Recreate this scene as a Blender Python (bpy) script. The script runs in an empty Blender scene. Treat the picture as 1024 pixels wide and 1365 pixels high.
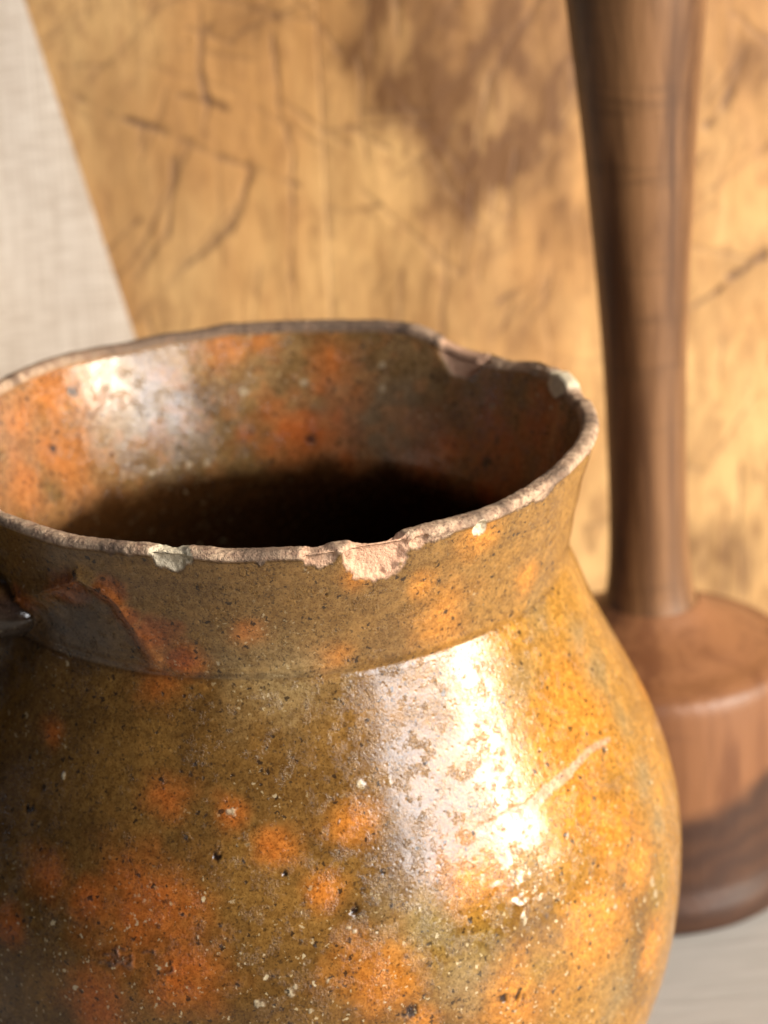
import bpy, bmesh, math, random
import numpy as np
from mathutils import Matrix, Vector

S = bpy.context.scene
COL = S.collection

# ------------------------------------------------------------------ camera
H = 0.2                                   # height of the jug's rim above the table
cd = bpy.data.cameras.new('camera'); cam = bpy.data.objects.new('camera', cd); COL.objects.link(cam)
_r = Vector((0.99761002, -0.05726785, -0.03866047)); _u = Vector((0.05743578, 0.37626796, 0.92472891)); _f = Vector((0.03841054, 0.92473932, -0.37865791))
m = Matrix((_r, _u, -_f)).transposed().to_4x4(); m.translation = Vector((0, -0.65443911, 0.24298834 + H))
cam.matrix_world = m
cd.sensor_fit = 'HORIZONTAL'; cd.sensor_width = 24; cd.lens = 90
cd.clip_start = 0.01; cd.clip_end = 50
cd.dof.use_dof = True; cd.dof.focus_distance = 0.618; cd.dof.aperture_fstop = 12; cd.dof.aperture_blades = 0
S.camera = cam

# ------------------------------------------------------------------ light: one large window to the right, a brighter sunlit pane in it
w = bpy.data.worlds.new('World'); S.world = w; w.use_nodes = True
w.node_tree.nodes['Background'].inputs[0].default_value = (0.90, 0.88, 0.92, 1)
w.node_tree.nodes['Background'].inputs[1].default_value = 0.028

def area(name, az, el, dist, sx, sy, power, color, aim=(0.0, 0.0, 0.14), spread=180):
    a, e = math.radians(az), math.radians(el)
    d = Vector((math.sin(a)*math.cos(e), -math.cos(a)*math.cos(e), math.sin(e)))
    L = bpy.data.lights.new(name, 'AREA'); L.shape = 'RECTANGLE'; L.size = sx; L.size_y = sy
    L.energy = power; L.color = color; L.spread = math.radians(spread)
    o = bpy.data.objects.new(name, L); COL.objects.link(o)
    o.location = Vector(aim) + d*dist
    o.rotation_euler = d.to_track_quat('Z', 'Y').to_euler()
    return o
def window_part(name, t0, t1, z0, z1, radiance, color):
    """an upright pane of the window that stands to the right of the camera; t runs along its sill"""
    A = Vector((0.82, -1.05, 0)); B = Vector((2.20, -0.11, 0)); d = B - A
    p = A + d*((t0+t1)/2); p.z = (z0+z1)/2
    L = bpy.data.lights.new(name, 'AREA'); L.shape = 'RECTANGLE'
    L.size = d.length*(t1-t0); L.size_y = z1-z0; L.energy = radiance*math.pi*L.size*L.size_y; L.color = color
    o = bpy.data.objects.new(name, L); COL.objects.link(o)
    n = Vector((d.y, -d.x, 0)).normalized()               # lamps shine along their -Z
    if n.dot(p) < 0: n = -n
    o.matrix_world = Matrix((Vector((0, 0, 1)).cross(n), Vector((0, 0, 1)), n)).transposed().to_4x4()
    o.location = p
    return o
window_part('window_light', -0.08, 0.34, 0.42, 1.14, 15.0, (0.96, 0.95, 0.96))
window_part('sunlit_pane_light', 0.35, 0.68, 0.30, 1.14, 37.0, (1.0, 0.88, 0.71))
area('left_sheen_light', -100, 20, 2.5, 0.4, 0.9, 1.8, (0.72, 0.82, 1.0))  # cool lamp added at the left for bluish sheen on the glaze

S.view_settings.view_transform = 'Standard'; S.view_settings.look = 'None'
S.view_settings.exposure = 0.32; S.view_settings.gamma = 1.0
S.cycles.use_denoising = True
S.cycles.max_bounces = 8

# ------------------------------------------------------------------ numpy noise
_rng = np.random.RandomState(7)
_PERM = _rng.permutation(4096)
_VAL = _rng.rand(4096)
def _h(i, j, k):
    return _VAL[_PERM[(_PERM[(_PERM[i & 4095] + j) & 4095] + k) & 4095]]
def noise(P, scale, seed=0):
    """smooth value noise 0..1 at the points P (n,3)"""
    Q = P*scale + seed*17.31 + 500.0
    I = np.floor(Q).astype(np.int64); f = Q - I; f = f*f*(3 - 2*f)
    x, y, z = I[:, 0], I[:, 1], I[:, 2]; fx, fy, fz = f[:, 0], f[:, 1], f[:, 2]
    def L(a, b, t): return a + (b - a)*t
    a = L(L(_h(x, y, z), _h(x+1, y, z), fx), L(_h(x, y+1, z), _h(x+1, y+1, z), fx), fy)
    b = L(L(_h(x, y, z+1), _h(x+1, y, z+1), fx), L(_h(x, y+1, z+1), _h(x+1, y+1, z+1), fx), fy)
    return L(a, b, fz)
def fbm(P, scale, octaves=4, seed=0, gain=0.5):
    s = 0; a = 1; t = 0
    for o in range(octaves):
        s = s + a*noise(P, scale*2.03**o, seed + o*3); t += a; a *= gain
    return s/t
def sstep(a, b, x):
    t = np.clip((x - a)/(b - a), 0, 1); return t*t*(3 - 2*t)
def spline(x, y, X):
    x = np.asarray(x, float); y = np.asarray(y, float); X = np.asarray(X, float)
    n = len(x); h = np.diff(x); A = np.zeros((n, n)); b = np.zeros(n); A[0, 0] = A[-1, -1] = 1
    for i in range(1, n-1):
        A[i, i-1] = h[i-1]; A[i, i] = 2*(h[i-1]+h[i]); A[i, i+1] = h[i]
        b[i] = 3*((y[i+1]-y[i])/h[i]-(y[i]-y[i-1])/h[i-1])
    c = np.linalg.solve(A, b); k = np.clip(np.searchsorted(x, X)-1, 0, n-2); t = X-x[k]
    B = (y[k+1]-y[k])/h[k]-h[k]*(2*c[k]+c[k+1])/3; D = (c[k+1]-c[k])/3/h[k]
    return y[k]+B*t+c[k]*t**2+D*t**3
def segdist(P, A, B):
    A = np.asarray(A, float); B = np.asarray(B, float); d = B-A
    t = np.clip(((P-A)@d)/max(d@d, 1e-12), 0, 1)
    return np.sqrt(((P-(A+t[:, None]*d))**2).sum(1)), t

# ------------------------------------------------------------------ mesh helpers
def mesh_obj(name, V, F, mat, parent=None, smooth=True, attrs=None):
    me = bpy.data.meshes.new(name)
    V = np.asarray(V, np.float32); F = np.asarray(F, np.int32)
    me.vertices.add(len(V)); me.vertices.foreach_set('co', V.ravel())
    me.loops.add(F.size); me.loops.foreach_set('vertex_index', F.ravel())
    me.polygons.add(len(F))
    me.polygons.foreach_set('loop_start', np.arange(len(F), dtype=np.int32)*F.shape[1])
    me.polygons.foreach_set('loop_total', np.full(len(F), F.shape[1], np.int32))
    me.update(calc_edges=True); me.validate()
    if smooth: me.polygons.foreach_set('use_smooth', np.ones(len(F), bool))
    for k, a in (attrs or {}).items():
        a = np.asarray(a, np.float32)
        if a.ndim == 1:
            at = me.attributes.new(k, 'FLOAT', 'POINT'); at.data.foreach_set('value', a)
        else:
            at = me.attributes.new(k, 'FLOAT_COLOR', 'POINT')
            at.data.foreach_set('color', np.concatenate([a, np.ones((len(a), 1), np.float32)], 1).ravel())
    me.materials.append(mat)
    o = bpy.data.objects.new(name, me); COL.objects.link(o)
    if parent: o.parent = parent
    return o
def grid_faces(nr, nc, wrap):
    i = np.arange(nr-1)[:, None]; j = np.arange(nc if wrap else nc-1)[None]
    j2 = (j+1) % nc
    return np.stack([i*nc+j, i*nc+j2, (i+1)*nc+j2, (i+1)*nc+j], -1).reshape(-1, 4)
def tag(o, label=None, cat=None, group=None, kind=None):
    if label: o['label'] = label
    if cat: o['category'] = cat
    if group: o['group'] = group
    if kind: o['kind'] = kind
def empty(name, loc=(0, 0, 0)):
    o = bpy.data.objects.new(name, None); o.location = loc; o.empty_display_size = 0.02
    COL.objects.link(o); return o
def lathe(name, prof, mat, parent=None, n=128, loc=(0, 0, 0), wob=0.0):
    prof = np.asarray(prof, float)
    t = np.arange(n)/n*2*np.pi
    R = prof[:, 0][:, None] + 0*t; Z = prof[:, 1][:, None] + 0*t
    V = np.stack([R*np.cos(t), R*np.sin(t), Z], -1).reshape(-1, 3)
    if wob:
        k = 1 + wob*(fbm(V, 60, 3, 3)-0.5); V[:, 0] *= k; V[:, 1] *= k
    o = mesh_obj(name, V, grid_faces(len(prof), n, True)[:, ::-1], mat, parent)
    o.location = loc
    return o
def refine(pts, step):
    """rounded polyline: Catmull-Rom through the points with at most `step` spacing"""
    P = np.asarray(pts, float); P = np.vstack([2*P[0]-P[1], P, 2*P[-1]-P[-2]]); out = []
    for i in range(1, len(P)-2):
        n = max(1, int(np.ceil(np.linalg.norm(P[i+1]-P[i])/step)))
        for k in range(n):
            t = k/n
            out.append(0.5*((2*P[i])+(-P[i-1]+P[i+1])*t+(2*P[i-1]-5*P[i]+4*P[i+1]-P[i+2])*t*t+(-P[i-1]+3*P[i]-3*P[i+1]+P[i+2])*t**3))
    out.append(P[-2]); return np.array(out)

# ------------------------------------------------------------------ node helper
class NT:
    def __init__(s, name):
        s.m = bpy.data.materials.new(name); s.m.use_nodes = True; s.t = s.m.node_tree; s.t.nodes.clear()
        s.out = s.n('ShaderNodeOutputMaterial'); s.b = s.n('ShaderNodeBsdfPrincipled'); s.l(s.b.outputs[0], s.out.inputs[0])
        s.co = s.n('ShaderNodeTexCoord').outputs['Object']
    def n(s, t, **k):
        x = s.t.nodes.new(t)
        for a, b in k.items(): setattr(x, a, b)
        return x
    def l(s, a, b): s.t.links.new(a, b)
    def put(s, sock, v):
        if hasattr(v, 'links') or isinstance(v, bpy.types.NodeSocket): s.l(v, sock)
        else: sock.default_value = v
    def noise(s, scale, detail=4, rough=0.55, vec=None, dist=0.0):
        x = s.n('ShaderNodeTexNoise'); s.put(x.inputs['Vector'], vec or s.co)
        x.inputs['Scale'].default_value = scale; x.inputs['Detail'].default_value = detail
        x.inputs['Roughness'].default_value = rough; x.inputs['Distortion'].default_value = dist
        return x.outputs['Fac']
    def vor(s, scale, feature='F1', vec=None):
        x = s.n('ShaderNodeTexVoronoi', feature=feature); s.put(x.inputs['Vector'], vec or s.co)
        x.inputs['Scale'].default_value = scale
        return x
    def ramp(s, v, a, b, lo=0.0, hi=1.0):
        x = s.n('ShaderNodeMapRange', interpolation_type='SMOOTHSTEP'); s.put(x.inputs[0], v)
        for i, q in zip((1, 2, 3, 4), (a, b, lo, hi)): s.put(x.inputs[i], q)
        return x.outputs[0]
    def math(s, op, a, b=0.0, c=None):
        x = s.n('ShaderNodeMath', operation=op); s.put(x.inputs[0], a); s.put(x.inputs[1], b)
        if c is not None: s.put(x.inputs[2], c)
        return x.outputs[0]
    def mix(s, f, a, b, mode='MIX'):
        x = s.n('ShaderNodeMix', data_type='RGBA', blend_type=mode); s.put(x.inputs[0], f)
        for i, v in ((6, a), (7, b)):
            if isinstance(v, tuple): v = tuple(v)+(1,) if len(v) == 3 else v
            s.put(x.inputs[i], v)
        return x.outputs[2]
    def attr(s, name, col=False):
        x = s.n('ShaderNodeAttribute', attribute_name=name); return x.outputs['Color' if col else 'Fac']
    def stretch(s, sc):
        x = s.n('ShaderNodeMapping'); s.l(s.co, x.inputs[0]); x.inputs['Scale'].default_value = sc; return x.outputs[0]
    def bump(s, h, dist, strength=1.0, normal=None):
        x = s.n('ShaderNodeBump'); s.put(x.inputs['Height'], h); x.inputs['Distance'].default_value = dist
        s.put(x.inputs['Strength'], strength)
        if normal is not None: s.l(normal, x.inputs['Normal'])
        return x.outputs[0]

# ------------------------------------------------------------------ positions of blotches, specks, chips on the jug (x, y, z, radius in m) and of cuts and stains on the board (x, height)
ORANGE=[(-0.0072,-0.0748,0.1788,0.0035),(0.0367,-0.0647,0.1756,0.0067),(0.0321,-0.0694,0.1845,0.0035),(0.0457,-0.0641,0.1945,0.0053),(0.0581,-0.0465,0.1756,0.0039),(-0.021,-0.07,0.1699,0.0039),(-0.0263,-0.0634,0.1629,0.0053),(-0.0276,-0.0774,0.1402,0.0047),(-0.0526,-0.057,0.1487,0.0028),(-0.0559,-0.0739,0.1199,0.0053),(-0.0344,-0.0879,0.1159,0.0123),(-0.0276,-0.0939,0.1043,0.0085),(-0.0462,-0.088,0.0942,0.0079),(-0.0041,-0.0868,0.1312,0.0040),(0.0138,-0.0834,0.1357,0.0050),(0.0064,-0.0915,0.1218,0.0036),(0.0189,-0.0964,0.1024,0.0091),(0.0496,-0.0866,0.0873,0.0105),(0.0689,-0.0466,0.1383,0.0123),(0.0636,-0.0603,0.1298,0.0132),(0.0762,-0.0572,0.1133,0.0096),(0.0819,-0.054,0.1032,0.007),(0.0855,-0.0508,0.0779,0.006),(0.0709,-0.0694,0.0965,0.0096),(0.0419,-0.0833,0.1185,0.0096),(0.0273,-0.0959,0.0897,0.0035),(-0.0665,-0.0711,0.1065,0.0044),(0.0913,-0.0011,0.1227,0.0039),(0.0871,0.0104,0.1296,0.0035),(-0.0137,-0.0821,0.1381,0.0035),(-0.0464,-0.0813,0.1178,0.0049),(0.0182,-0.076,0.1918,0.0032),(0.0108,-0.0722,0.1697,0.0044),(0.0708,-0.0317,0.1487,0.0039)]
RED=[(-0.0282,-0.069,0.1763,0.0067),(-0.0235,-0.0694,0.1706,0.0039),(-0.0365,-0.0679,0.1872,0.0046),(-0.0469,-0.0607,0.1856,0.0049),(-0.0337,-0.0676,0.1806,0.0042),(-0.0585,-0.0467,0.1774,0.0042)]
OLIVE=[(0.0414,-0.0876,0.1083,0.0067),(0.0538,-0.0766,0.1178,0.0046),(0.0324,-0.0916,0.1074,0.0063),(0.0553,-0.0827,0.0935,0.0053),(0.0885,-0.0457,0.0918,0.0053)]
DARK=[(0.0114,-0.0763,0.1874,0.0011),(0.0327,-0.0689,0.1838,0.0009),(0.0538,-0.0488,0.1678,0.0011),(0.0751,-0.0458,0.1291,0.0012),(0.0639,-0.0675,0.1192,0.0007),(-0.0167,-0.0861,0.1296,0.0012),(-0.0601,-0.0622,0.132,0.0012),(0.0241,-0.0966,0.0925,0.0018),(0.0496,-0.0866,0.0883,0.0016),(0.046,-0.0884,0.0892,0.0012),(-0.002,-0.0896,0.1261,0.0007),(-0.0132,-0.0771,0.1475,0.0007),(0.0399,-0.0601,0.1574,0.0007),(-0.0331,-0.0661,0.1546,0.0009),(0.064,-0.0295,0.16,0.0016),(0.0643,-0.0318,0.1582,0.0016),(0.0126,-0.0929,0.1173,0.0014),(0.0438,-0.0688,0.1414,0.0005),(-0.0069,-0.0946,0.1147,0.0007),(-0.0611,-0.0457,0.1838,0.0012)]
CREAM=[(-0.0511,-0.064,0.1407,0.0009),(-0.0329,-0.0652,0.156,0.0009),(-0.0077,-0.0788,0.1459,0.0009),(-0.0133,-0.0822,0.1381,0.0011),(-0.0357,-0.0698,0.1473,0.0007),(0.0012,-0.0839,0.1369,0.0009),(0.0159,-0.0796,0.1421,0.0014),(0.0218,-0.0787,0.1412,0.0014),(-0.0019,-0.0985,0.1013,0.0016),(-0.0164,-0.0947,0.1109,0.0007),(-0.0226,-0.0927,0.1131,0.0007),(-0.0095,-0.0985,0.0982,0.0012),(0.0067,-0.098,0.1024,0.0011),(0.0021,-0.0992,0.0965,0.0012),(-0.0145,-0.0682,0.1612,0.0007),(0.0269,-0.0908,0.115,0.0012),(0.052,-0.0823,0.1065,0.0016),(0.0862,-0.0494,0.0951,0.0014),(0.0873,-0.048,0.0911,0.0012),(0.0751,-0.0646,0.0975,0.0009),(0.0123,-0.0945,0.1135,0.0014),(0.0508,-0.0803,0.1142,0.0011),(-0.0618,-0.0433,0.1804,0.0016),(-0.058,-0.0488,0.1817,0.0012),(0.0386,-0.0668,0.1874,0.0009),(0.0067,-0.0785,0.1945,0.0009),(-0.0022,-0.0774,0.1489,0.0005),(0.0813,-0.0578,0.0869,0.0009)]
CHIP=[(0.0225,-0.0761,0.1965,0.0084),(-0.0228,-0.0764,0.1986,0.0053),(0.0094,-0.0792,0.1991,0.0046),(0.0457,-0.0648,0.197,0.0025),(0.0318,-0.0728,0.1977,0.0025)]
IN_ORANGE=[(-0.0542,0.0506,0.1936,0.0096),(-0.0624,0.0382,0.1904,0.0053),(-0.01,0.0744,0.1968,0.0081),(-0.0012,0.075,0.1966,0.0043),(0.0176,0.0716,0.1925,0.0053),(-0.0541,0.0435,0.1776,0.0085),(-0.0629,0.0293,0.1774,0.0064)]
IN_RED=[(0.0123,0.0664,0.1712,0.0089),(0.0579,0.0365,0.1744,0.0111),(0.0693,0.0219,0.1886,0.0085),(0.0473,0.0495,0.1744,0.006),(0.0402,0.0523,0.166,0.0053)]
IN_GREY=[(0.0659,0.0343,0.1943,0.0085),(-0.0255,0.0636,0.1744,0.0128),(0.0324,0.0609,0.1763,0.0128)]
IN_DARK=[(0.0588,0.0377,0.179,0.0011),(0.0558,0.0387,0.1724,0.0017),(-0.05,0.0537,0.1911,0.0013),(0.0113,0.0663,0.1701,0.0015),(-0.0557,0.0424,0.1797,0.0013)]
IN_CREAM=[(0.058,0.0432,0.1874,0.0013),(0.0102,0.0708,0.1849,0.0013),(-0.0059,0.0707,0.1829,0.0015),(0.0309,0.0643,0.184,0.0013),(-0.0167,0.0639,0.166,0.0013),(-0.0312,0.0582,0.166,0.0011),(-0.0214,0.0624,0.166,0.0011),(0.071,0.0197,0.1922,0.0009),(0.0311,0.066,0.1897,0.0009)]
SCAR= [(0.077, -0.0415, 0.1301), (0.071, -0.0496, 0.1317), (0.0656, -0.0577, 0.1303), (0.0596, -0.0646, 0.1294), (0.0547, -0.0697, 0.1279), (0.0482, -0.0745, 0.1277), (0.0428, -0.0778, 0.1277)]
SCUFF= [(-0.0428, -0.0877, 0.1058), (-0.0393, -0.0888, 0.1076), (-0.0369, -0.0903, 0.1058), (-0.0334, -0.0912, 0.1074), (-0.0297, -0.093, 0.1055)]
CUTS = [[(-0.0139, 0.2536), (-0.0139, 0.2432), (-0.016, 0.2317), (-0.0134, 0.2234), (-0.0153, 0.2118)], [(-0.0325, 0.2372), (-0.0216, 0.2425), (-0.0061, 0.2475), (0.0082, 0.2525)], [(-0.0227, 0.2263), (-0.0145, 0.2247), (-0.0065, 0.2214)], [(-0.0158, 0.2341), (-0.0139, 0.227), (-0.0123, 0.2234)], [(-0.0587, 0.2293), (-0.043, 0.2208), (-0.0316, 0.2162), (-0.0178, 0.2096), (0.0006, 0.2015), (0.0145, 0.196)], [(0.0088, 0.2433), (0.0094, 0.2246), (0.0122, 0.2056), (0.012, 0.1841), (0.0095, 0.1649)], [(-0.0231, 0.2122), (-0.026, 0.1934), (-0.0291, 0.1816), (-0.0395, 0.1689)], [(-0.0006, 0.2015), (-0.0075, 0.1852), (-0.0177, 0.1749), (-0.0315, 0.1636), (-0.0418, 0.1532)], [(0.0229, 0.1884), (0.0283, 0.1861), (0.0379, 0.1871)], [(-0.0579, 0.2558), (-0.0591, 0.249)], [(-0.0382, 0.2548), (-0.0352, 0.2489)], [(0.051, 0.1856), (0.0621, 0.1946), (0.0744, 0.2035), (0.0865, 0.2112)], [(0.0596, 0.1912), (0.0621, 0.1944)], [(0.0751, 0.154), (0.0849, 0.1596), (0.096, 0.1663), (0.1021, 0.1696)], [(0.0998, 0.1746), (0.1037, 0.184), (0.1075, 0.1934)], [(0.1437, 0.2082), (0.1498, 0.2126), (0.1547, 0.2242), (0.1583, 0.2334)], [(0.1636, 0.1662), (0.1553, 0.1594), (0.1504, 0.1584)], [(0.1332, 0.1434), (0.1406, 0.1504), (0.1479, 0.1549)], [(0.0238, 0.2379), (0.0244, 0.2168), (0.0235, 0.1859), (0.0233, 0.1569)], [(0.0431, 0.1968), (0.0451, 0.2157), (0.0469, 0.2297)], [(0.0808, 0.1804), (0.0838, 0.2018), (0.0868, 0.2206)], [(0.1193, 0.0579), (0.1267, 0.0523), (0.1331, 0.0571), (0.137, 0.0698)]]
STAINS= [(0.0592, 0.243, 0.014), (0.0731, 0.2354, 0.0163), (0.0874, 0.2416, 0.0116), (0.0775, 0.2258, 0.0128), (0.0496, 0.2366, 0.0093), (0.0673, 0.2051, 0.014), (0.0862, 0.2017, 0.0105), (0.0595, 0.1888, 0.007), (0.0963, 0.1772, 0.007), (0.0733, 0.1736, 0.014), (0.0512, 0.1602, 0.0116), (0.0429, 0.2462, 0.007), (0.0035, 0.2528, 0.0058), (0.1583, 0.231, 0.0093), (0.1541, 0.1619, 0.0058), (0.1469, 0.0641, 0.0093), (0.1595, 0.0737, 0.0093), (0.0848, 0.1534, 0.0093), (0.0395, 0.223, 0.0081)]
TAN=[(0.0693,-0.0301,0.152,0.0046),(0.0756,-0.0293,0.1423,0.0053),(0.0815,-0.0318,0.1301,0.0046),(0.0545,-0.0513,0.1532,0.0042),(0.0576,-0.0395,0.161,0.0053),(0.0863,-0.0363,0.1178,0.0039),(0.0895,-0.0393,0.1048,0.0035),(0.0374,-0.0916,0.0982,0.0063),(0.0277,-0.0912,0.1133,0.0063),(0.0005,-0.0724,0.1667,0.0088),(0.0749,-0.0648,0.0729,0.007)]
STREAKS= [[(0.0593, 0.215, 0.0016), (0.0679, 0.2216, 0.0022), (0.0775, 0.227, 0.0027), (0.0847, 0.2306, 0.0022)], [(0.053, 0.2058, 0.0013), (0.0628, 0.2136, 0.002)], [(0.0596, 0.1917, 0.0018), (0.0634, 0.197, 0.0016), (0.0677, 0.2039, 0.0011)], [(0.0738, 0.1528, 0.0016), (0.0824, 0.156, 0.0018), (0.0898, 0.1617, 0.0016), (0.096, 0.1663, 0.0011)], [(0.0954, 0.1724, 0.002), (0.0971, 0.1783, 0.002), (0.0991, 0.1831, 0.0013)], [(0.0416, 0.2428, 0.002), (0.0473, 0.2378, 0.002), (0.052, 0.2388, 0.0018)], [(0.0482, 0.2037, 0.0011), (0.0502, 0.2225, 0.0013), (0.0503, 0.2365, 0.0013)], [(0.0926, 0.2156, 0.0013), (0.0962, 0.2178, 0.0013)], [(0.0874, 0.2416, 0.0018), (0.0888, 0.2485, 0.0018)], [(0.0769, 0.2421, 0.0013), (0.0778, 0.249, 0.0013)], [(0.0812, 0.1948, 0.0013), (0.0835, 0.2066, 0.0013), (0.0868, 0.2206, 0.0013)], [(0.081, 0.1864, 0.0011), (0.0823, 0.1924, 0.0011)], [(0.1479, 0.1549, 0.0016), (0.1541, 0.1594, 0.0016), (0.1602, 0.1652, 0.0013)], [(0.1523, 0.2243, 0.0016), (0.1498, 0.215, 0.0013)], [(0.147, 0.0692, 0.0016), (0.1456, 0.0589, 0.0016)], [(0.1596, 0.0891, 0.0013), (0.1572, 0.0994, 0.0011)], [(0.1437, 0.2082, 0.0011), (0.1401, 0.2036, 0.0011)], [(0.0366, 0.1586, 0.0009), (0.0417, 0.1656, 0.0009)], [(0.0307, 0.1867, 0.0011), (0.0391, 0.1875, 0.0011)], [(-0.0187, 0.2265, 0.0016), (-0.0122, 0.2238, 0.0018), (-0.0065, 0.2217, 0.0011)], [(-0.043, 0.2208, 0.0009), (-0.0402, 0.2197, 0.0011)], [(0.0035, 0.2516, 0.0018), (0.0107, 0.2478, 0.0018)], [(0.0672, 0.1715, 0.0009), (0.0608, 0.1597, 0.0009)], [(0.055, 0.1649, 0.0011), (0.051, 0.1553, 0.0011)], [(-0.0245, 0.2158, 0.0011), (-0.028, 0.2172, 0.0009)], [(0.1023, 0.0771, 0.002), (0.1046, 0.0692, 0.002)], [(0.1068, 0.0587, 0.002), (0.1017, 0.0538, 0.002)]]
CLOUDS= [(0.064, 0.2451, 0.02, 1), (0.085, 0.2394, 0.0178, 1), (0.054, 0.2293, 0.0156, 0.8), (0.0725, 0.219, 0.0156, 1), (0.05, 0.2458, 0.0133, 0.9), (0.0669, 0.1956, 0.0133, 0.6), (0.0838, 0.2018, 0.0133, 0.7), (0.0402, 0.237, 0.0111, 0.7), (0.0967, 0.2342, 0.0089, 0.7), (0.0732, 0.1712, 0.02, 0.3), (0.0951, 0.1772, 0.0089, 0.5), (0.0508, 0.1504, 0.0178, 0.25), (0.0011, 0.2506, 0.0133, 0.3), (0.1582, 0.2263, 0.0111, 0.5), (0.1553, 0.1594, 0.0111, 0.4), (0.1469, 0.0641, 0.0133, 0.5), (0.0822, 0.1487, 0.0133, 0.3), (0.1325, 0.1008, 0.0133, 0.3)]

# ------------------------------------------------------------------ the table top
def mat_table():
    t = NT('weathered_pale_paint')
    g = t.stretch((6, 40, 6))
    a = t.noise(6, 6, .6, g); b = t.noise(30, 5, .6)
    c = t.mix(t.ramp(a, .3, .7), (.37, .355, .33), (.42, .40, .375))
    c = t.mix(t.ramp(b, .55, .8, 0, .15), c, (.30, .27, .24))
    t.put(t.b.inputs['Base Color'], c); t.b.inputs['Roughness'].default_value = .55
    t.put(t.b.inputs['Normal'], t.bump(a, .0006)); return t.m
MT = mat_table()
def box_mesh(x0, x1, y0, y1, z0, z1, bev=0.001):
    bm = bmesh.new(); bmesh.ops.create_cube(bm, size=1)
    for v in bm.verts: v.co = ((x0+x1)/2+v.co.x*(x1-x0), (y0+y1)/2+v.co.y*(y1-y0), (z0+z1)/2+v.co.z*(z1-z0))
    if bev: bmesh.ops.bevel(bm, geom=bm.edges[:], offset=bev, segments=2, affect='EDGES')
    return bm
def bm_obj(name, bm, mat, parent=None):
    me = bpy.data.meshes.new(name); bm.to_mesh(me); bm.free(); me.materials.append(mat)
    for p in me.polygons: p.use_smooth = False
    o = bpy.data.objects.new(name, me); COL.objects.link(o)
    if parent: o.parent = parent
    return o
tbl = bm_obj('table_top', box_mesh(-.7, .7, -.45, .5, -.03, 0, .002), MT); tag(tbl, kind='structure')

# ------------------------------------------------------------------ chopping board of vertical planks, leaning back
LEAN = 0.10; YB = 0.21
def mat_board():
    t = NT('worn_board_wood')
    g = t.stretch((1, 1, .16)); g2 = t.stretch((1, 1, .45))
    fine = t.noise(420, 5, .6, g); mid = t.noise(150, 5, .65, g2, .6); big = t.noise(14, 4, .6, g2)
    base = t.mix(t.ramp(big, .38, .62), (.54, .285, .098), (.72, .445, .18))
    base = t.mix(t.ramp(mid, .44, .72, 0, .55), base, (.34, .165, .058))
    base = t.mix(t.ramp(fine, .46, .72, 0, .34), base, (.36, .19, .07))
    st = t.attr('stain'); cu = t.attr('cut')
    base = t.mix(t.math('MULTIPLY', st, .88), base, (.150, .066, .019))
    base = t.mix(t.math('MULTIPLY', cu, .85), base, (.10, .05, .028))
    t.put(t.b.inputs['Base Color'], base); t.b.inputs['Roughness'].default_value = .62
    h = t.math('ADD', t.math('MULTIPLY', fine, .4), mid)
    t.put(t.b.inputs['Normal'], t.bump(h, .0003, .5)); return t.m
MB = mat_board()
board = empty('chopping_board', (0, YB, 0)); board.rotation_euler = (-math.atan(LEAN), 0, 0)
tag(board, 'tall worn wooden board with knife cuts and dark stains standing behind the jug', 'board')
random.seed(4)
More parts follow.
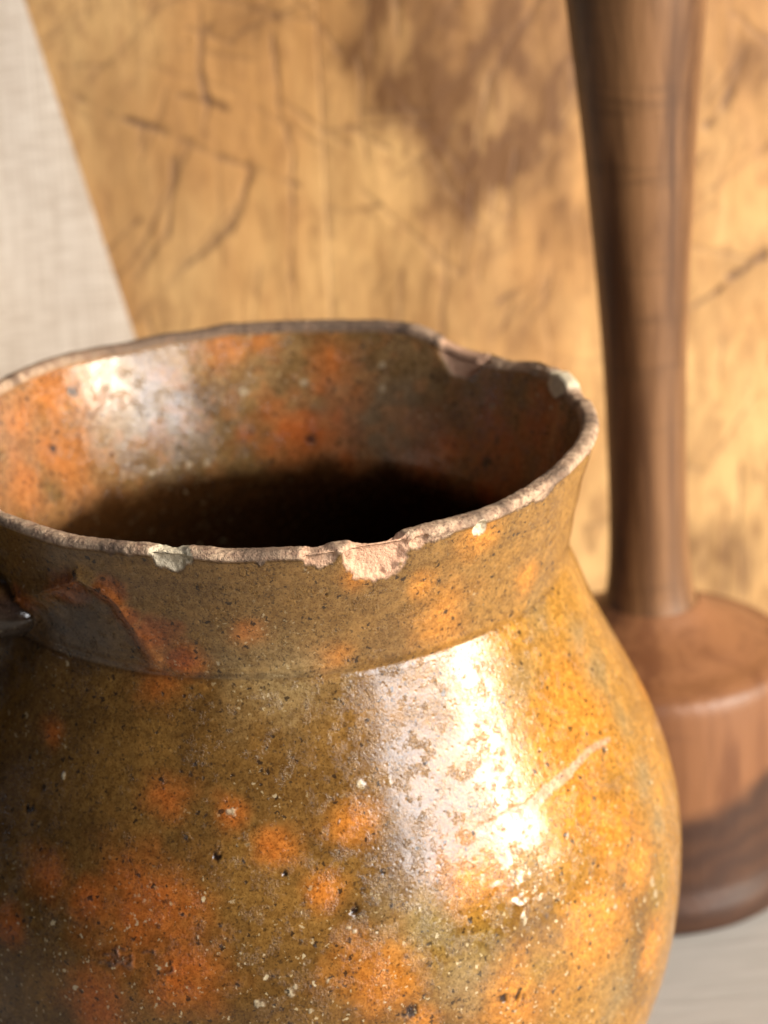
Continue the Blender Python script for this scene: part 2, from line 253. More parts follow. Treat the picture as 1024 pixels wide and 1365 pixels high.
def plank(x0, x1, zt, idx):
    gap = .00006; TH = .022
    fine_ = idx in (1, 2, 3, 4); nx = int((x1-x0)/(.0006 if fine_ else .0016)); nz = int(zt/(.0009 if fine_ else .002))
    xs = np.linspace(x0+gap, x1-gap, nx); zs = np.linspace(0.0005, zt, nz)
    X, Z = np.meshgrid(xs, zs); P2 = np.stack([X.ravel(), Z.ravel()], 1)
    P3 = np.stack([P2[:, 0], P2[:, 0]*0+idx*3.1, P2[:, 1]], 1)
    W = P2 + .0016*np.stack([fbm(P3, 90, 3, 5)-.5, fbm(P3, 90, 3, 6)-.5], 1)*2
    cut = np.zeros(len(P2)); stain = np.zeros(len(P2))
    fib = fbm(P3*np.array([1, 1, .16]), 330, 3, 11); cl = fbm(P3*np.array([1, 1, .5]), 55, 4, 12)
    rot = lambda ang, st: np.stack([(P2[:, 0]*math.cos(ang)+P2[:, 1]*math.sin(ang))*st, P2[:, 0]*0+idx*3.1, -P2[:, 0]*math.sin(ang)+P2[:, 1]*math.cos(ang)], 1)
    dg = fbm(rot(math.radians(58), .28), 150, 4, 31)      # fibrous streaks running up to the right
    dg2 = fbm(rot(math.radians(75), .35), 420, 3, 32)
    mo = fbm(P3*np.array([1, 1, .7]), 120, 4, 33)
    r = random.Random(99)
    for L in CUTS:
        wdt = r.uniform(.0005, .0011); dk = r.uniform(.60, .95)
        for A, B in zip(L[:-1], L[1:]):
            d, _ = segdist(W, A, B)
            cut = np.maximum(cut, dk*(1-sstep(wdt*.2, wdt*1.5, d+(fib-.5)*.0034+(mo-.5)*.0022))*(.05+.95*sstep(.42, .60, mo*.5+cl*.5)))
    for _ in range(620):                                   # short scattered knife marks all over the board
        ax = r.uniform(-.26, .28); az = r.uniform(.02, .34); an = r.choice([r.gauss(.9, .3), r.gauss(-.5, .3), r.gauss(1.5, .1)]); ln = r.uniform(.006, .045)
        if ax < x0-.04 or ax > x1+.04: r.random(); continue
        d, _ = segdist(W, (ax, az), (ax+ln*math.cos(an), az+ln*math.sin(an)))
        cut = np.maximum(cut, r.uniform(.15, .60)*(1-sstep(.0002, .0008, d+(fib-.5)*.0012)))
    for (sx, sz, sr, sg) in CLOUDS:                       # old soaked-in stains
        d = np.hypot(W[:, 0]-sx, (W[:, 1]-sz)*.85)/sr
        stain = np.maximum(stain, sg*(1-sstep(.15, 1.6, d*.85+(cl-.5)*1.3)))
    stain = np.minimum(1, stain*1.7)*(.68+.42*sstep(.34, .62, dg*.5+mo*.5))
    wear = (.3, .4, .42, 1.0, .85, .5)[idx]               # some planks are far more scarred than others
    lowf = sstep(.35, .65, fbm(P3*np.array([1, 1, .6]), 22, 3, 35))
    stain = np.maximum(stain, sstep(.50, .72, dg)*.50*wear*(.4+.6*lowf)); stain = np.maximum(stain, sstep(.58, .78, mo)*.42*wear)
    stain = np.maximum(stain, wear*.34*lowf+.04)
    stain = stain+sstep(.48, .7, dg2)*.16*wear+sstep(.50, .68, fib)*.14
    for L in STREAKS:
        for A, B in zip(L[:-1], L[1:]):
            d, tt = segdist(W, A[:2], B[:2]); wd = A[2]+(B[2]-A[2])*tt
            stain = np.maximum(stain, .80*(1-sstep(.25, 1.5, (d+(fib-.5)*.0022)/wd))*(.4+.6*sstep(.35, .6, dg)))
    edge = np.minimum(P2[:, 0]-x0, x1-P2[:, 0])
    cut = np.maximum(cut, (1-sstep(.0002, .0008, edge))*.45*sstep(.35, .6, cl))
    y = -.0006*(fbm(P3*np.array([1, 1, .35]), 45, 3, 8)-.5) + .0005*cut + .00008*(1-sstep(0, .0005, edge)) + .0003*(fbm(P3*np.array([1, 1, .2]), 260, 2, 9)-.5)
    V = np.stack([P2[:, 0], y, P2[:, 1]], 1)
    F = grid_faces(nz, nx, False)
    # sides and back
    n0 = len(V)
    ring = list(range(nx)) + [k*nx+nx-1 for k in range(1, nz)] + [(nz-1)*nx+k for k in range(nx-2, -1, -1)] + [k*nx for k in range(nz-2, 0, -1)]
    m_ = len(ring); A_ = V[ring].copy(); B = A_.copy(); B[:, 1] = TH
    V2 = np.vstack([V, A_, B])
    F2 = np.array([[n0+(k+1) % m_, n0+k, n0+m_+k, n0+m_+(k+1) % m_] for k in range(m_)])
    c = [0, nx-1, nx-1+nz-1, nx-1+nz-1+nx-1]
    F3 = np.array([[n0+m_+c[0], n0+m_+c[3], n0+m_+c[2], n0+m_+c[1]]])
    o = mesh_obj('plank', V2, np.vstack([F, F2, F3]), MB, board, True,
                 {'cut': np.r_[cut, np.zeros(2*m_)], 'stain': np.r_[stain, np.zeros(2*m_)+.5]})
    return o
for i, (a, b) in enumerate([(-.25, -.162), (-.162, -.070), (-.070, .0225), (.0225, .1145), (.1145, .205), (.205, .29)]):
    plank(a, b, .36, i)

# ------------------------------------------------------------------ linen cloth hung over the board's top
def mat_linen():
    t = NT('linen_weave')
    def wave(sc, d):
        x = t.n('ShaderNodeTexWave', wave_type='BANDS', bands_direction=d); t.l(t.co, x.inputs['Vector'])
        x.inputs['Scale'].default_value = sc; x.inputs['Distortion'].default_value = 2.0; x.inputs['Detail'].default_value = 3; x.inputs['Detail Scale'].default_value = .8
        return x.outputs['Fac']
    vx = t.stretch((1, 1, .02)); hx = t.stretch((.03, 1, 1))
    a = t.noise(900, 3, .6, vx); b = t.noise(900, 3, .6, hx)
    thr = t.math('ADD', a, b); wv = t.math('MULTIPLY', wave(330, 'X'), wave(330, 'Z'))
    c = t.mix(t.ramp(thr, .75, 1.25), (.62, .505, .39), (.83, .72, .59))
    c = t.mix(t.ramp(wv, 0, .8, .12, 0), c, (.36, .29, .22))
    c = t.mix(t.ramp(t.noise(25, 3), .4, .75, 0, .25), c, (.60, .50, .40))
    t.put(t.b.inputs['Base Color'], c); t.b.inputs['Roughness'].default_value = .9
    t.b.inputs['Sheen Weight'].default_value = .2
    t.put(t.b.inputs['Normal'], t.bump(thr, .00012, .6)); return t.m
ML = mat_linen()
def linen():
    # outline in board coordinates: right edge runs diagonally down to the right; s across, v along the drop
    n, mrow = 150, 260
    V = []
    def yfront(x, z):
        return -.004 + .10*(x+.03) - .0012*np.sin(z*22+x*15)
    path = np.concatenate([np.linspace(.09, .360, 210), np.full(50, 0)])
    rows = []
    for k in range(mrow):
        u = k/(mrow-1)
        if u < .72:
            z = .085 + (.366-.085)*u/.72; back = 0
        elif u < .80:
            z = .366; back = (u-.72)/.08
        else:
            z = .366-(u-.80)/.20*.10; back = 1
        # right edge
        zz = z if back < 1 else .366
        xr = -.0425+.0015 + (zz-.1515)*(-.0683+.0425)/(.2563-.1515)
        xs = np.linspace(-.235, xr, n)
        if back == 0: y = yfront(xs, z)
        elif back < 1:
            y = yfront(xs, .366)*(1-back)+(.030)*back; z = .366+.003*math.sin(back*math.pi)
        else: y = xs*0+.030
        rows.append(np.stack([xs, y, xs*0+z], 1))
    V = np.concatenate(rows)
    o = mesh_obj('linen_cloth', V, grid_faces(mrow, n, False), ML, None, False)
    s = o.modifiers.new('thickness', 'SOLIDIFY'); s.thickness = .0003; s.use_rim = False; s.offset = -1
    o.location = board.location; o.rotation_euler = board.rotation_euler
    tag(o, 'cream linen cloth hanging over the left of the wooden board with a straight slanting edge', 'cloth')
linen()

# ------------------------------------------------------------------ turned wooden candlestick
def mat_turned(name, c1, c2, c3, rough, heart_shade=None):
    t = NT(name)
    g = t.stretch((1, 1, .10)); a = t.noise(70, 5, .62, g, .8); f = t.noise(380, 4, .6, g)
    c = t.mix(t.ramp(a, .35, .62), c1, c2); c = t.mix(t.ramp(f, .52, .80, 0, .30), c, c3)
    r = t.stretch((.15, .15, 1)); b = t.noise(160, 3, .6, r)
    c = t.mix(t.ramp(b, .55, .75, 0, .35), c, c3)
    if heart_shade:                                             # dark ringed heartwood, with the lower foot's shade put into the colour
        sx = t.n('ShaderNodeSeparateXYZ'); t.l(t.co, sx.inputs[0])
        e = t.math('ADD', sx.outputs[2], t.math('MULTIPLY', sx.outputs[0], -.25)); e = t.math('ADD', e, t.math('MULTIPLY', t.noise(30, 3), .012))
        heart_shade_w = t.ramp(e, heart_shade+.004, heart_shade-.004)
        rg = t.math('SINE', t.math('ADD', t.math('MULTIPLY', e, 700), t.math('MULTIPLY', t.noise(60, 3), 9.0))); heart_shade_w = t.math('MULTIPLY', heart_shade_w, t.ramp(rg, -1, 1.0, .88, 1))
        c = t.mix(heart_shade_w, c, (.045, .018, .009))
    t.put(t.b.inputs['Base Color'], c); t.b.inputs['Roughness'].default_value = rough
    t.put(t.b.inputs['Normal'], t.bump(t.math('ADD', a, f), .0004, .7)); return t.m
MS = mat_turned('turned_shaft_wood', (.062, .023, .007), (.205, .098, .038), (.055, .024, .008), .50)
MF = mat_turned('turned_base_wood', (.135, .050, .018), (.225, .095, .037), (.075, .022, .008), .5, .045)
cs = empty('candlestick', (.1110, .125, 0))
tag(cs, 'turned brown wooden candlestick with a swelling shaft and round stepped base beside the jug', 'candlestick')
base_prof = [(.0005, .0005), (.036, .0005), (.0435, .001), (.0450, .004), (.0452, .008), (.0442, .0115), (.0432, .0150), (.0430, .020), (.0430, .027), (.0432, .034), (.0434, .0400),
             (.0436, .0440), (.0438, .0475), (.0440, .053), (.0440, .062), (.0437, .069), (.0432, .0730), (.0420, .0755), (.0400, .0770), (.0380, .0779), (.0340, .0792), (.0280, .0824), (.0225, .0852), (.0180, .0880), (.0155, .0900), (.0140, .0912)]
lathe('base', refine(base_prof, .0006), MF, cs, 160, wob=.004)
shaft_prof = [(.0142, .0896), (.0134, .0925), (.0125, .098), (.0117, .110), (.0115, .130), (.0118, .155), (.0127, .180), (.0145, .210), (.0166, .240), (.0193, .270), (.0212, .295), (.0222, .315), (.0210, .335), (.0180, .350), (.0130, .358), (.0118, .363)]
sh = lathe('shaft', refine(shaft_prof, .0015), MS, cs, 96, wob=.01); sh.rotation_euler = (0, math.radians(-1.0), 0); sh.location.x = .0012
cup_prof = [(.0118, .3625), (.018, .366), (.030, .369), (.0345, .372), (.0350, .376), (.0330, .378), (.020, .378), (.0175, .380), (.0170, .398), (.0185, .402), (.0190, .405), (.0175, .407), (.0120, .4065), (.0115, .404), (.0112, .385), (.0005, .384)]
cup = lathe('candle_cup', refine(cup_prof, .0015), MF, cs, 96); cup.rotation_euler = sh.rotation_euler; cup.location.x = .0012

# ------------------------------------------------------------------ the earthenware jug
ZN = [.034, .042, .052, .066, .082, .100, .118, .136, .155, .178, .194]
RN = [.0720, .0752, .0792, .0856, .0929, .0984, .0997, .0980, .0932, .0835, .0745]
def jug_mats():
    t = NT('ochre_lead_glaze')
    paint = t.attr('paint', True); clay = t.attr('clay'); crust = t.attr('crust')
    n1 = t.noise(700, 4, .7); n2 = t.noise(2600, 2, .6); n3 = t.noise(160, 5, .65)
    c = t.mix(t.ramp(n1, .32, .66, 0, .8), paint, t.mix(1.0, paint, (.50, .44, .36), 'MULTIPLY'))
    c = t.mix(t.ramp(n2, .50, .66, 0, .7), c, t.mix(1.0, paint, (.28, .20, .14), 'MULTIPLY'))
    c = t.mix(t.ramp(n3, .50, .72, 0, .35), c, t.mix(1.0, paint, (1.5, 1.42, 1.3), 'MULTIPLY'))
    # pin-prick manganese specks of random size, and a few pale ones
    wv = t.n('ShaderNodeTexNoise'); t.l(t.co, wv.inputs['Vector']); wv.inputs['Scale'].default_value = 900; wv.inputs['Detail'].default_value = 2
    va = t.n('ShaderNodeVectorMath', operation='MULTIPLY_ADD'); t.l(wv.outputs['Color'], va.inputs[0]); va.inputs[1].default_value = (.0022, .0022, .0022); t.l(t.co, va.inputs[2])
    def specks(scale, lo, hi, thr):
        v = t.vor(scale, vec=va.outputs[0]); rnd = t.n('ShaderNodeSeparateColor'); t.l(v.outputs['Color'], rnd.inputs[0])
        size = t.ramp(rnd.outputs[0], thr, 1.0, 0, hi)
        wob = t.math('ADD', v.outputs['Distance'], t.math('MULTIPLY', t.math('SUBTRACT', n2, .5), .25))
        return t.math('MULTIPLY', t.math('LESS_THAN', wob, size), t.math('GREATER_THAN', rnd.outputs[0], thr)), rnd.outputs[1]
    s1, k1 = specks(1300, 0, .46, .45); s2, k2 = specks(620, 0, .36, .74); s3, k3 = specks(460, 0, .26, .84); s4, _ = specks(1200, 0, .40, .80)
    glz = t.math('SUBTRACT', 1.0, clay)
    c = t.mix(t.math('MULTIPLY', s1, .62), c, (.028, .016, .009))
    c = t.mix(t.math('MULTIPLY', s2, .85), c, (.020, .012, .008))
    pale = t.attr('pale')
    c = t.mix(t.math('MULTIPLY', t.math('MULTIPLY', s3, pale), .85), c, (.62, .50, .30))
    c = t.mix(t.math('MULTIPLY', t.math('MULTIPLY', s4, pale), .75), c, (.58, .46, .26))
    # bare fired clay on lip and chips
    cn = t.noise(420, 5, .7); cn2 = t.noise(1400, 3, .7)
    cc = t.mix(t.ramp(cn, .3, .7), (.30, .180, .115), (.66, .47, .31))
    cc = t.mix(t.ramp(cn2, .50, .68, 0, .8), cc, (.13, .075, .055))
    cc = t.mix(t.attr('fresh'), cc, t.mix(t.ramp(cn2, .40, .75, 0, .6), (.74, .44, .285), (.42, .23, .14)))
    cc = t.mix(t.math('MULTIPLY', t.attr('soot'), t.ramp(cn, .35, .6, .55, 1)), cc, (.085, .055, .040))
    cc = t.mix(t.attr('chalk'), cc, t.mix(t.ramp(cn2, .45, .75, 0, .7), (.80, .69, .49), (.38, .29, .17)))
    c = t.mix(clay, c, cc)
    t.put(t.b.inputs['Base Color'], c)
    t.put(t.b.inputs['Roughness'], t.math('ADD', t.math('MULTIPLY', clay, .45), .42))
    t.put(t.b.inputs['Specular IOR Level'], t.math('MULTIPLY', clay, .3))
    t.put(t.b.inputs['Coat Weight'], t.math('MULTIPLY', glz, .85))
    t.put(t.b.inputs['Coat Roughness'], t.math('ADD', t.ramp(n3, .40, .7, .04, .10), t.math('MULTIPLY', crust, .05)))
    t.b.inputs['Coat IOR'].default_value = 1.55
    # relief
    pit = t.math('MULTIPLY', t.ramp(t.vor(520).outputs['Distance'], .05, .30, 0, 1), 1.0)
    g = t.math('ADD', t.math('MULTIPLY', n1, .7), t.math('MULTIPLY', n2, .28))
    g = t.math('ADD', g, t.math('MULTIPLY', n3, .8)); g = t.math('ADD', g, t.math('MULTIPLY', pit, .8))
    g = t.math('SUBTRACT', g, t.math('MULTIPLY', t.math('ADD', s2, s3), .25))
    fl = t.ramp(t.noise(1500, 3, .75), .42, .60); g = t.math('ADD', g, t.math('MULTIPLY', fl, t.math('ADD', .14, t.math('MULTIPLY', crust, 1.1))))
    hb = t.math('ADD', t.math('MULTIPLY', g, .000052), t.math('MULTIPLY', clay, t.math('ADD', t.math('MULTIPLY', cn, .0006), t.math('MULTIPLY', cn2, .0005))))
    bm_ = t.bump(hb, 1.0)
    t.put(t.b.inputs['Normal'], bm_); t.put(t.b.inputs['Coat Normal'], bm_)
    return t.m
MJ = jug_mats()

def blend(col, w, c):
    return col + (np.array(c)-col)*w[:, None]
def spots(P, L, seed, grow=1.0, soft=.35, warp=.8, freq=140):
    out = np.zeros(len(P)); wn = fbm(P, freq, 3, seed)-.5
    for x, y, z, r in L:
        d = np.sqrt(((P-(x, y, z))**2).sum(1)); r = r*grow
        k = d < r*2.2
        if not k.any(): continue
        q = d[k]/r + wn[k]*warp*2
        out[k] = np.maximum(out[k], 1-sstep(1-soft*1.4, 1+soft, q))
    return out

def paint_outer(P):
    n = len(P); a = fbm(P, 45, 4, 21); b = fbm(P, 130, 4, 22)
    col = np.zeros((n, 3)) + (.190, .099, .026)
    col = blend(col, sstep(.38, .62, a)*.8, (.275, .142, .034))
    col = blend(col, sstep(.45, .70, b)*.5, (.115, .058, .016))
    collar = sstep(.166, .170, P[:, 2])
    col = blend(col, collar*.6, (.27, .155, .055))
    th = np.degrees(np.arctan2(P[:, 1], P[:, 0]))
    warm = sstep(-75, -45, th)*(1-collar*.5)                      # the right side of the pot is yellower
    col = blend(col, warm*.70*sstep(.30, .58, a*.7+b*.3+.06), (.55, .275, .050))
    oc = np.array([.60, .160, .028])+(np.array([.74, .30, .045])-np.array([.60, .160, .028]))*sstep(-110, -60, th)[:, None]
    gr = .62+.6*fbm(P, 900, 2, 37)
    so = np.clip((spots(P, ORANGE, 31, 1.05, .9, 1.0)*.46+spots(P, ORANGE, 33, 1.0, .6, .7)*.42)*gr, 0, 1)
    col = col+(oc-col)*so[:, None]
    col = blend(col, spots(P, TAN, 38, 1.2, .9)*.85, (.34, .24, .11))
    col = blend(col, spots(P, RED, 32)*.70, (.34, .085, .025))
    col = blend(col, spots(P, OLIVE, 34, 1.1, .7)*.42, (.26, .19, .035))
    return col
def common(P, col):
    col = blend(col, spots(P, DARK, 35, .85, .3, 1.5, 900)*.95, (.022, .012, .010))
    col = blend(col, spots(P, CREAM, 36, .60, .3, 2.4, 1000)*.85, (.66, .56, .38))
    return col

def jug_body():
    # columns: dense where the photograph looks
    tf = np.linspace(-200, 12, 1150, endpoint=False); tb = np.linspace(12, 160, 330, endpoint=False)
    th = np.radians(np.concatenate([tf, tb])); nc = len(th)
    prof = []                                             # (r, z, side, s) side 0 outer, 1 lip, 2 inner
    foot = [(.0005, .0035), (.050, .0035), (.056, .001), (.061, .0005), (.0645, .002), (.0690, .0045)]
    for r, z in foot: prof.append((r, z-H, 0))
    zb = np.linspace(.194, .0352, 430); rb = spline(ZN, RN, zb)
    for z, r in zip(zb, rb): prof.append((r, -z, 0))
    zc = np.linspace(.0345, .0025, 95)
    for z in zc:
        u = z/.0345
        r = .0800 + (.0718-.0800)*u - .0009*math.sin(math.pi*(1-u)) + .00025*math.exp(-((z-.0325)/.0010)**2)
        prof.append((r, -z, 0))
    for a in np.linspace(0, 180, 26)[1:-1]:               # rounded lip
        ca, sa = math.cos(math.radians(a)), math.sin(math.radians(a))
        prof.append((.0778+.0022*ca*(abs(ca)**-.35), -.0022+.0022*sa**.7, 1))
    for z in np.linspace(.0025, .034, 110):
        u = z/.034; prof.append((.0757+(.0660-.0757)*(u-.10*max(0, u-.7)**2*3), -z, 2))
    for z, r in ((.0355, .0660), (.0375, .0661), (.040, .0665), (.043, .0675), (.047, .0692), (.052, .0720), (.06, .0775), (.08, .0870), (.10, .0925), (.12, .0935), (.14, .0915), (.16, .0850), (.18, .0740), (.190, .060), (.192, .0005)):
        prof.append((r, -z, 2))
    prof = np.array(prof); nr = len(prof)
    R = prof[:, 0][:, None]+0*th; Z = prof[:, 1][:, None]+0*th; T = th[None]+0*R; SD = prof[:, 2][:, None]+0*R
    # outward normals of the profile
    dr = np.gradient(prof[:, 0]); dz = np.gradient(prof[:, 1]); L = np.hypot(dr, dz)+1e-12
    NR = (dz/L)[:, None]+0*R; NZ = (-dr/L)[:, None]+0*R
    P = np.stack([R*np.cos(T), R*np.sin(T), Z+H], -1).reshape(-1, 3)
    R = R.ravel(); Z = Z.ravel(); T = T.ravel(); SD = SD.ravel(); NR = NR.ravel(); NZ = NZ.ravel()
    Pc = np.stack([np.cos(T), np.sin(T), 0*T], 1)
    z = Z+H
    # warped, hand thrown
    lo = fbm(P, 28, 3, 41)-.5; md = fbm(P, 110, 3, 42)-.5
    disp = lo*.0009 + md*.00010
    disp += (np.sin(Z*620+noise(P, 14, 4)*7)*.00002)*(SD == 0)*(z < .165)
    disp += (np.sin(Z*700+1.0)*.00008)*(SD == 0)*(z > .170)
    up = sstep(.150, .200, z)
    tdeg = np.degrees(T)
    # irregular rim height, and the broken back right edge
    dzr = (noise(Pc, 2.2, 51)-.5)*.0022 + (noise(Pc, 9, 52)-.5)*.0007 + (noise(Pc, 40, 53)-.5)*.00022
    def dip(c, wdt, amp, flat=1.0):
        d = np.abs((tdeg-c+180) % 360-180)/wdt
        return amp*(1-sstep(flat*.55, 1, d))
    RD = [(43, 18, .0033), (32, 8, .0006), (22, 5, .0005), (8.5, 4, .0012), (15.5, 3.5, -.0006)]
    for c_, w_, a_ in RD: dzr = dzr-dip(c_, w_, a_, .2 if w_ > 10 else 1.0)
    # chips
    clay = np.zeros(len(P)); fresh = np.zeros(len(P)); chalk = np.zeros(len(P))
    edge = (-Z) + (fbm(P, 260, 4, 61)-.5)*.0042           # distance below the rim, frayed
    thick = .0006 + .0034*sstep(.30, .80, noise(Pc, 7, 62)*.6+noise(Pc, 19, 64)*.4) + .0012*sstep(-20, 5, tdeg)*(tdeg < 20)
    clay = np.maximum(clay, (1-sstep(thick-.0002, thick+.00035, edge))*(SD < 2))
    clay = np.maximum(clay, (1-sstep(.0006, .0012, edge))*(SD == 2))
    clay[SD == 1] = 1
    for i, (x, y, zc_, r) in enumerate(CHIP):
        d = np.sqrt((((P-(x, y, zc_))*np.array([1, 1, 1.0]))**2).sum(1)); k = (d < r*1.6) & (SD < 2)
        q = d[k]/r + (fbm(P[k], 500, 3, 63+i)-.5)*.45
        wgt = 1-sstep(.86, .96, q); clay[k] = np.maximum(clay[k], wgt)
        if i != 1 and i != 3: fresh[k] = np.maximum(fresh[k], wgt*(.95 if i == 0 else .45))
        else: chalk[k] = np.maximum(chalk[k], wgt*.85)
        disp[k] -= (1-sstep(.55, 1.0, q))*(.0016 if i == 0 else .0009)
    # inner chip at the back right and the pale tooth left standing at its end
    def inner_chip(c, wdt, depth, fr):
        d = np.abs((tdeg-c+180) % 360-180)/wdt; zz = (-Z)/depth
        q = np.sqrt(d**2+zz**2)+(fbm(P, 420, 3, 70)-.5)*.4
        return (1-sstep(.85, 1.0, q))*(SD >= 1)*fr
    ic = inner_chip(47, 6.5, .0080, 1); clay = np.maximum(clay, ic); fresh = np.maximum(fresh, ic*.85); disp -= ic*.0013
    ic = inner_chip(33, 11, .0016, 1); clay = np.maximum(clay, ic); disp -= ic*.0008
    ic = inner_chip(16, 4.5, .0055, 1); clay = np.maximum(clay, ic); fresh = np.maximum(fresh, ic*.6); chalk = np.maximum(chalk, ic)
    # the bitten out scallop behind thins the lip from outside
    sc = (1-sstep(.7, 1, np.abs(tdeg-33)/11))*sstep(.010, .0, -Z)*(SD < 2); disp -= sc*.0012
    disp += clay*(1-.6*fresh)*((fbm(P, 420, 3, 71)-.5)*.00025 + (fbm(P, 1100, 2, 72)-.5)*.00025)
    disp -= (1-clay)*0 
    # edge of the glaze stands proud of the clay
    disp += (1-clay)*.00022*(SD == 0)*up
    # scar on the right shoulder
    scar = np.zeros(len(P)); kk = (SD == 0) & (tdeg > -70) & (tdeg < -15) & (z > .115) & (z < .145)
    wv = (fbm(P[kk], 300, 3, 75)-.5)*.0012; s_ = np.zeros(kk.sum())
    for j, (A, B) in enumerate(zip(SCAR[:-1], SCAR[1:])):
        d, tt = segdist(P[kk], A, B); wd = np.interp(j+.5, [0, 2, 4, 6], [.0006, .0011, .0019, .0010])
        s_ = np.maximum(s_, 1-sstep(wd*.75, wd*1.1, d+wv))
    scar[kk] = s_; disp -= scar*.00007
    # scuffed ring lower left
    scuff = np.zeros(len(P)); kk = (SD == 0) & (tdeg > -130) & (tdeg < -95) & (z > .098) & (z < .115); s_ = np.zeros(kk.sum())
    ww = (fbm(P[kk], 600, 3, 76)-.5)*.0030
    for (x, y, zc_) in SCUFF:
        d = np.sqrt((((P[kk]-(x, y, zc_))*(.75, .75, 1.5))**2).sum(1)); s_ = np.maximum(s_, np.exp(-((d-.0018+ww*1.3)/.00035)**2)*sstep(.35, .55, fbm(P[kk], 350, 2, 77)))
    scuff[kk] = s_; disp += scuff*.0004
    # where the handle was luted on: a smeared ridge of clay arching over a dark hollow
    uu = (tdeg+130)*math.pi/180*.073; Q2 = np.stack([uu+(fbm(P, 200, 3, 79)-.5)*.003, z+(fbm(P, 200, 3, 80)-.5)*.003], 1)
    RG = [(-.0420, .1640), (-.0268, .1712), (-.0046, .1830), (.0076, .1885), (.0145, .1850), (.0180, .1780), (.0215, .1705)]
    rdg = np.full(len(P), 1.0)
    for A, B in zip(RG[:-1], RG[1:]): rdg = np.minimum(rdg, segdist(Q2, A, B)[0])
    top = np.interp(Q2[:, 0], [p[0] for p in RG], [p[1] for p in RG], left=.160, right=.150)
    on = (SD == 0)*(tdeg < -105)*(tdeg > -200)
    ridge = np.exp(-(rdg/.0024)**2)*on
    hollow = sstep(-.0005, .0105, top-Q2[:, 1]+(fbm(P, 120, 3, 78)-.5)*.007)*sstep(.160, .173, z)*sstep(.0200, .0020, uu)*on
    above = sstep(.006, 0, Q2[:, 1]-top)*sstep(0, .001, Q2[:, 1]-top)*on*sstep(.022, .004, uu)
    disp += ridge*.0009 + above*.0008 - hollow*.0007
    dk = spots(P, DARK, 35, .85, .3, 1.5, 900); disp -= dk*.0004
    crm = spots(P, CREAM, 36, .60, .3, 2.4, 1000); disp += crm*.00018
    for (mx, my, mz, mr) in [(.0525, -.0818, .1075, .0050), (.0490, -.0800, .1150, .0040)]:
        d = np.sqrt(((P-(mx, my, mz))**2).sum(1))/mr; disp += .00055*np.exp(-(d+(fbm(P, 420, 3, 97)-.5)*1.2)**2)*(SD == 0)
    # move
    R2 = R + disp*NR
    Z2 = Z + disp*NZ + dzr*up**2
    V = np.stack([R2*np.cos(T), R2*np.sin(T), Z2+H], 1)
    # paint
    col = paint_outer(P)
    ci = np.zeros_like(col) + (.22, .130, .050)
    a = fbm(P, 50, 4, 81); b = fbm(P, 150, 4, 82)
    ci = blend(ci, sstep(.4, .65, a)*.6, (.36, .22, .10)); ci = blend(ci, sstep(.5, .7, b)*.55, (.11, .055, .022))
    left = sstep(110, 150, np.abs(tdeg) if False else np.where(tdeg < -90, tdeg+360, tdeg))
    ci = blend(ci, left*.65*sstep(.35, .6, b+.1), (.42, .20, .085))
    ci = blend(ci, spots(P, IN_ORANGE, 83, 1.0, .7)*.68, (.60, .20, .045)); ci = blend(ci, spots(P, IN_RED, 84, 1.35, .9, 1.3)*.8, (.60, .14, .026))
    ci = blend(ci, spots(P, IN_GREY, 85, 1.1, .6)*.5, (.22, .17, .12))
    ci = blend(ci, sstep(.5, .62, fbm(P, 240, 3, 88))*.4, (.40, .17, .06)); ci = blend(ci, sstep(.0325, .041, -Z+(b-.5)*.008), (.050, .020, .006))  # below the neck the inside's shade is put into the colour
    ci = blend(ci, spots(P, IN_DARK, 86, 1.0, .4, 1.2, 600)*.9, (.02, .015, .02)); ci = blend(ci, spots(P, IN_CREAM, 87, .75, .4, 1.2, 600)*.7, (.62, .52, .36))
    col = common(P, col)
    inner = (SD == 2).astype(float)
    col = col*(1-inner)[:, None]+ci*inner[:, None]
    hs = fbm(P, 160, 3, 89)
    col = blend(col, hollow*.52, (.085, .064, .052)); col = blend(col, hollow*.35*sstep(.45, .6, fbm(P, 140, 3, 90)), (.030, .022, .018)); col = blend(col, ridge*.6*sstep(.36, .6, hs+.05), (.42, .130, .022))  # hollow darkened for the shade in it; ridge keeps its orange
    col = blend(col, scar*.80, (.66, .40, .27)); col = blend(col, scuff*.7, (.12, .085, .075))
    # broken dark line where collar meets shoulder
    gl = np.exp(-((z-.1655)/.0007)**2)*(SD == 0)*sstep(.3, .6, noise(P, 90, 9)); col = blend(col, gl*.5, (.10, .045, .015))
    pale = np.clip(.10 + .9*sstep(.135, .10, z) + .5*sstep(.55, .75, fbm(P, 60, 3, 91)), 0, 1)
    crust = np.clip(sstep(.52, .60, fbm(P, 300, 3, 92))*(.25+.75*sstep(.135, .115, z))+sstep(.60, .68, fbm(P, 420, 3, 93)), 0, 1)
    soot = np.clip(sstep(45, 70, tdeg)*sstep(150, 110, tdeg)*.85*(SD < 2) + sstep(.52, .70, fbm(Pc, 9, 4, 94))*.8, 0, 1)*(1-fresh)*(1-chalk)
    F = grid_faces(nr, nc, True)
    return mesh_obj('body', V, F, MJ, jug, True, {'paint': col, 'clay': clay, 'fresh': fresh, 'chalk': chalk, 'pale': pale, 'crust': crust, 'soot': soot})

jug = empty('earthenware_jug', (0, 0, 0))
tag(jug, 'old round glazed earthenware jug in olive brown with orange blotches and a chipped flared rim', 'jug')
jug_body()

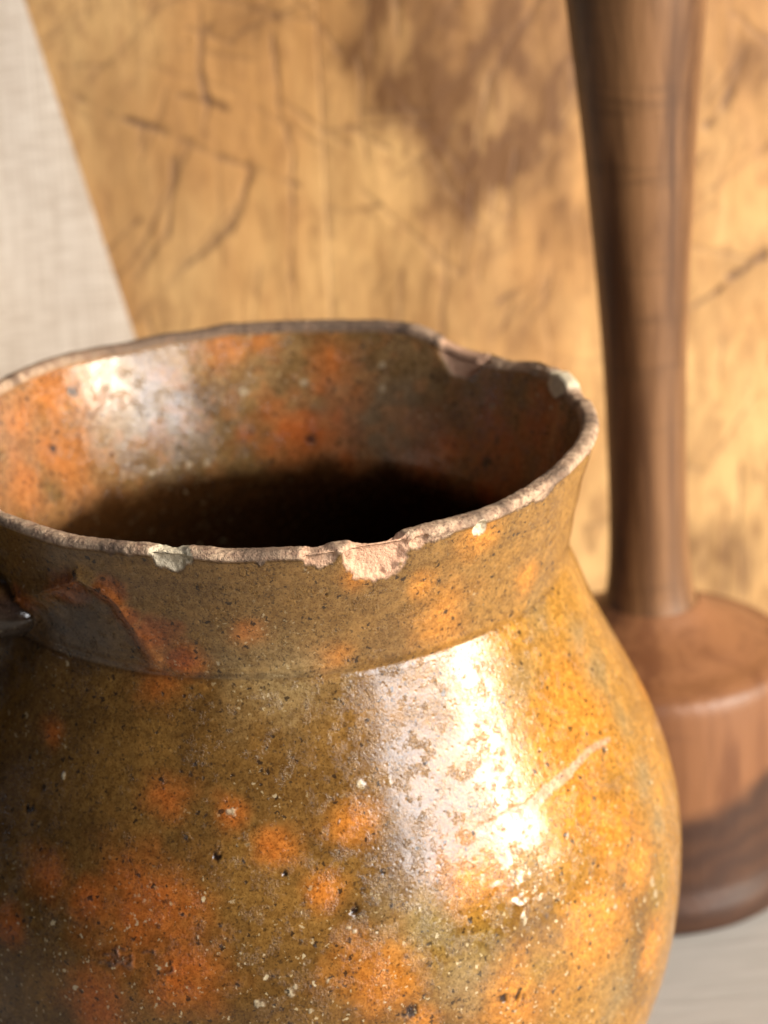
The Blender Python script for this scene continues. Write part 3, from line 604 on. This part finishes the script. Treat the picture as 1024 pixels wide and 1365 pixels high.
def handle():
    # strap handle luted to the collar, springing out to the left and falling to the belly
    a0 = math.radians(-159)
    ctrl = np.array([(.0715, .1715), (.0790, .1725), (.0880, .1740), (.1000, .1730), (.1110, .1660), (.1200, .1540), (.1190, .1330), (.1120, .1150), (.1030, .1010), (.0960, .0930)])
    C = refine(ctrl, .0008); n = len(C); m_ = 96
    tg = np.gradient(C, axis=0); tg /= np.linalg.norm(tg, axis=1)[:, None]
    rad = np.array([math.cos(a0), math.sin(a0), 0]); up = np.array([0, 0, 1.]); side = np.cross(up, rad)
    s = np.concatenate([[0], np.cumsum(np.linalg.norm(np.diff(C, axis=0), axis=1))]); s /= s[-1]
    rows = []
    for i in range(n):
        e = math.exp(-(s[i]/.085)**2)+.5*math.exp(-((1-s[i])/.06)**2)
        th_i = a0 - s[i]*math.radians(24)*s[i]; rad = np.array([math.cos(th_i), math.sin(th_i), 0]); side = np.cross(up, rad)
        W = .0140+.0080*e; Tt = .0070+.0020*e
        a = np.linspace(0, 2*np.pi, m_, endpoint=False)
        ca, sa = np.cos(a), np.sin(a)
        xx = W*np.sign(ca)*np.abs(ca)**.75; yy = Tt*np.sign(sa)*np.abs(sa)**(.85+.40*min(e, 1))
        yy = yy - .0016*np.exp(-(xx/.004)**2)*(sa > 0) + .0010*np.exp(-((np.abs(xx)-W*.75)/.003)**2)*(sa > 0)   # finger groove along the strap
        nrm = np.array([-tg[i][1], tg[i][0]])             # normal in the (radial, up) plane
        c3 = rad*C[i][0]+up*C[i][1]; n3 = rad*nrm[0]+up*nrm[1]
        kb = math.exp(-(s[i]/.16)**2)                     # near its root the strap bends round the neck
        an = th_i + xx/.072; wrap = np.stack([np.cos(an), np.sin(an), 0*an], 1)*C[i][0]+up*C[i][1]
        rows.append((c3+side*xx[:, None])*(1-kb)+wrap*kb+n3*yy[:, None])
    V = np.concatenate(rows)
    V = V + (fbm(V, 120, 3, 95)-.5)[:, None]*.0012*rad
    S_ = np.repeat(s, m_)
    col = paint_outer(V)
    a = fbm(V, 90, 4, 96)
    side_shade = np.tile(1-sstep(.45, .85, np.sin(np.linspace(0, 2*np.pi, m_, endpoint=False))), n)
    col = blend(col, .9*side_shade*(.6+.4*sstep(.35, .6, a)), (.040, .032, .029))  # shade on the strap's sides and underside, painted into the glaze
    tops = np.tile((np.sin(np.linspace(0, 2*np.pi, m_, endpoint=False)) > .1).astype(float), n)
    aa = np.linspace(0, 2*np.pi, m_, endpoint=False); edge = np.tile(np.exp(-((np.abs(np.cos(aa))-.72)/.16)**2)*(np.sin(aa) > 0), n)
    col = blend(col, edge*.35*sstep(.02, .07, S_), (.42, .14, .030))
    z0 = np.zeros(len(V))
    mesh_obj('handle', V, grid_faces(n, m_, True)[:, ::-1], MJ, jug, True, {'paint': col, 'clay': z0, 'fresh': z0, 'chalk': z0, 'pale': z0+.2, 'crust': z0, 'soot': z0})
handle()
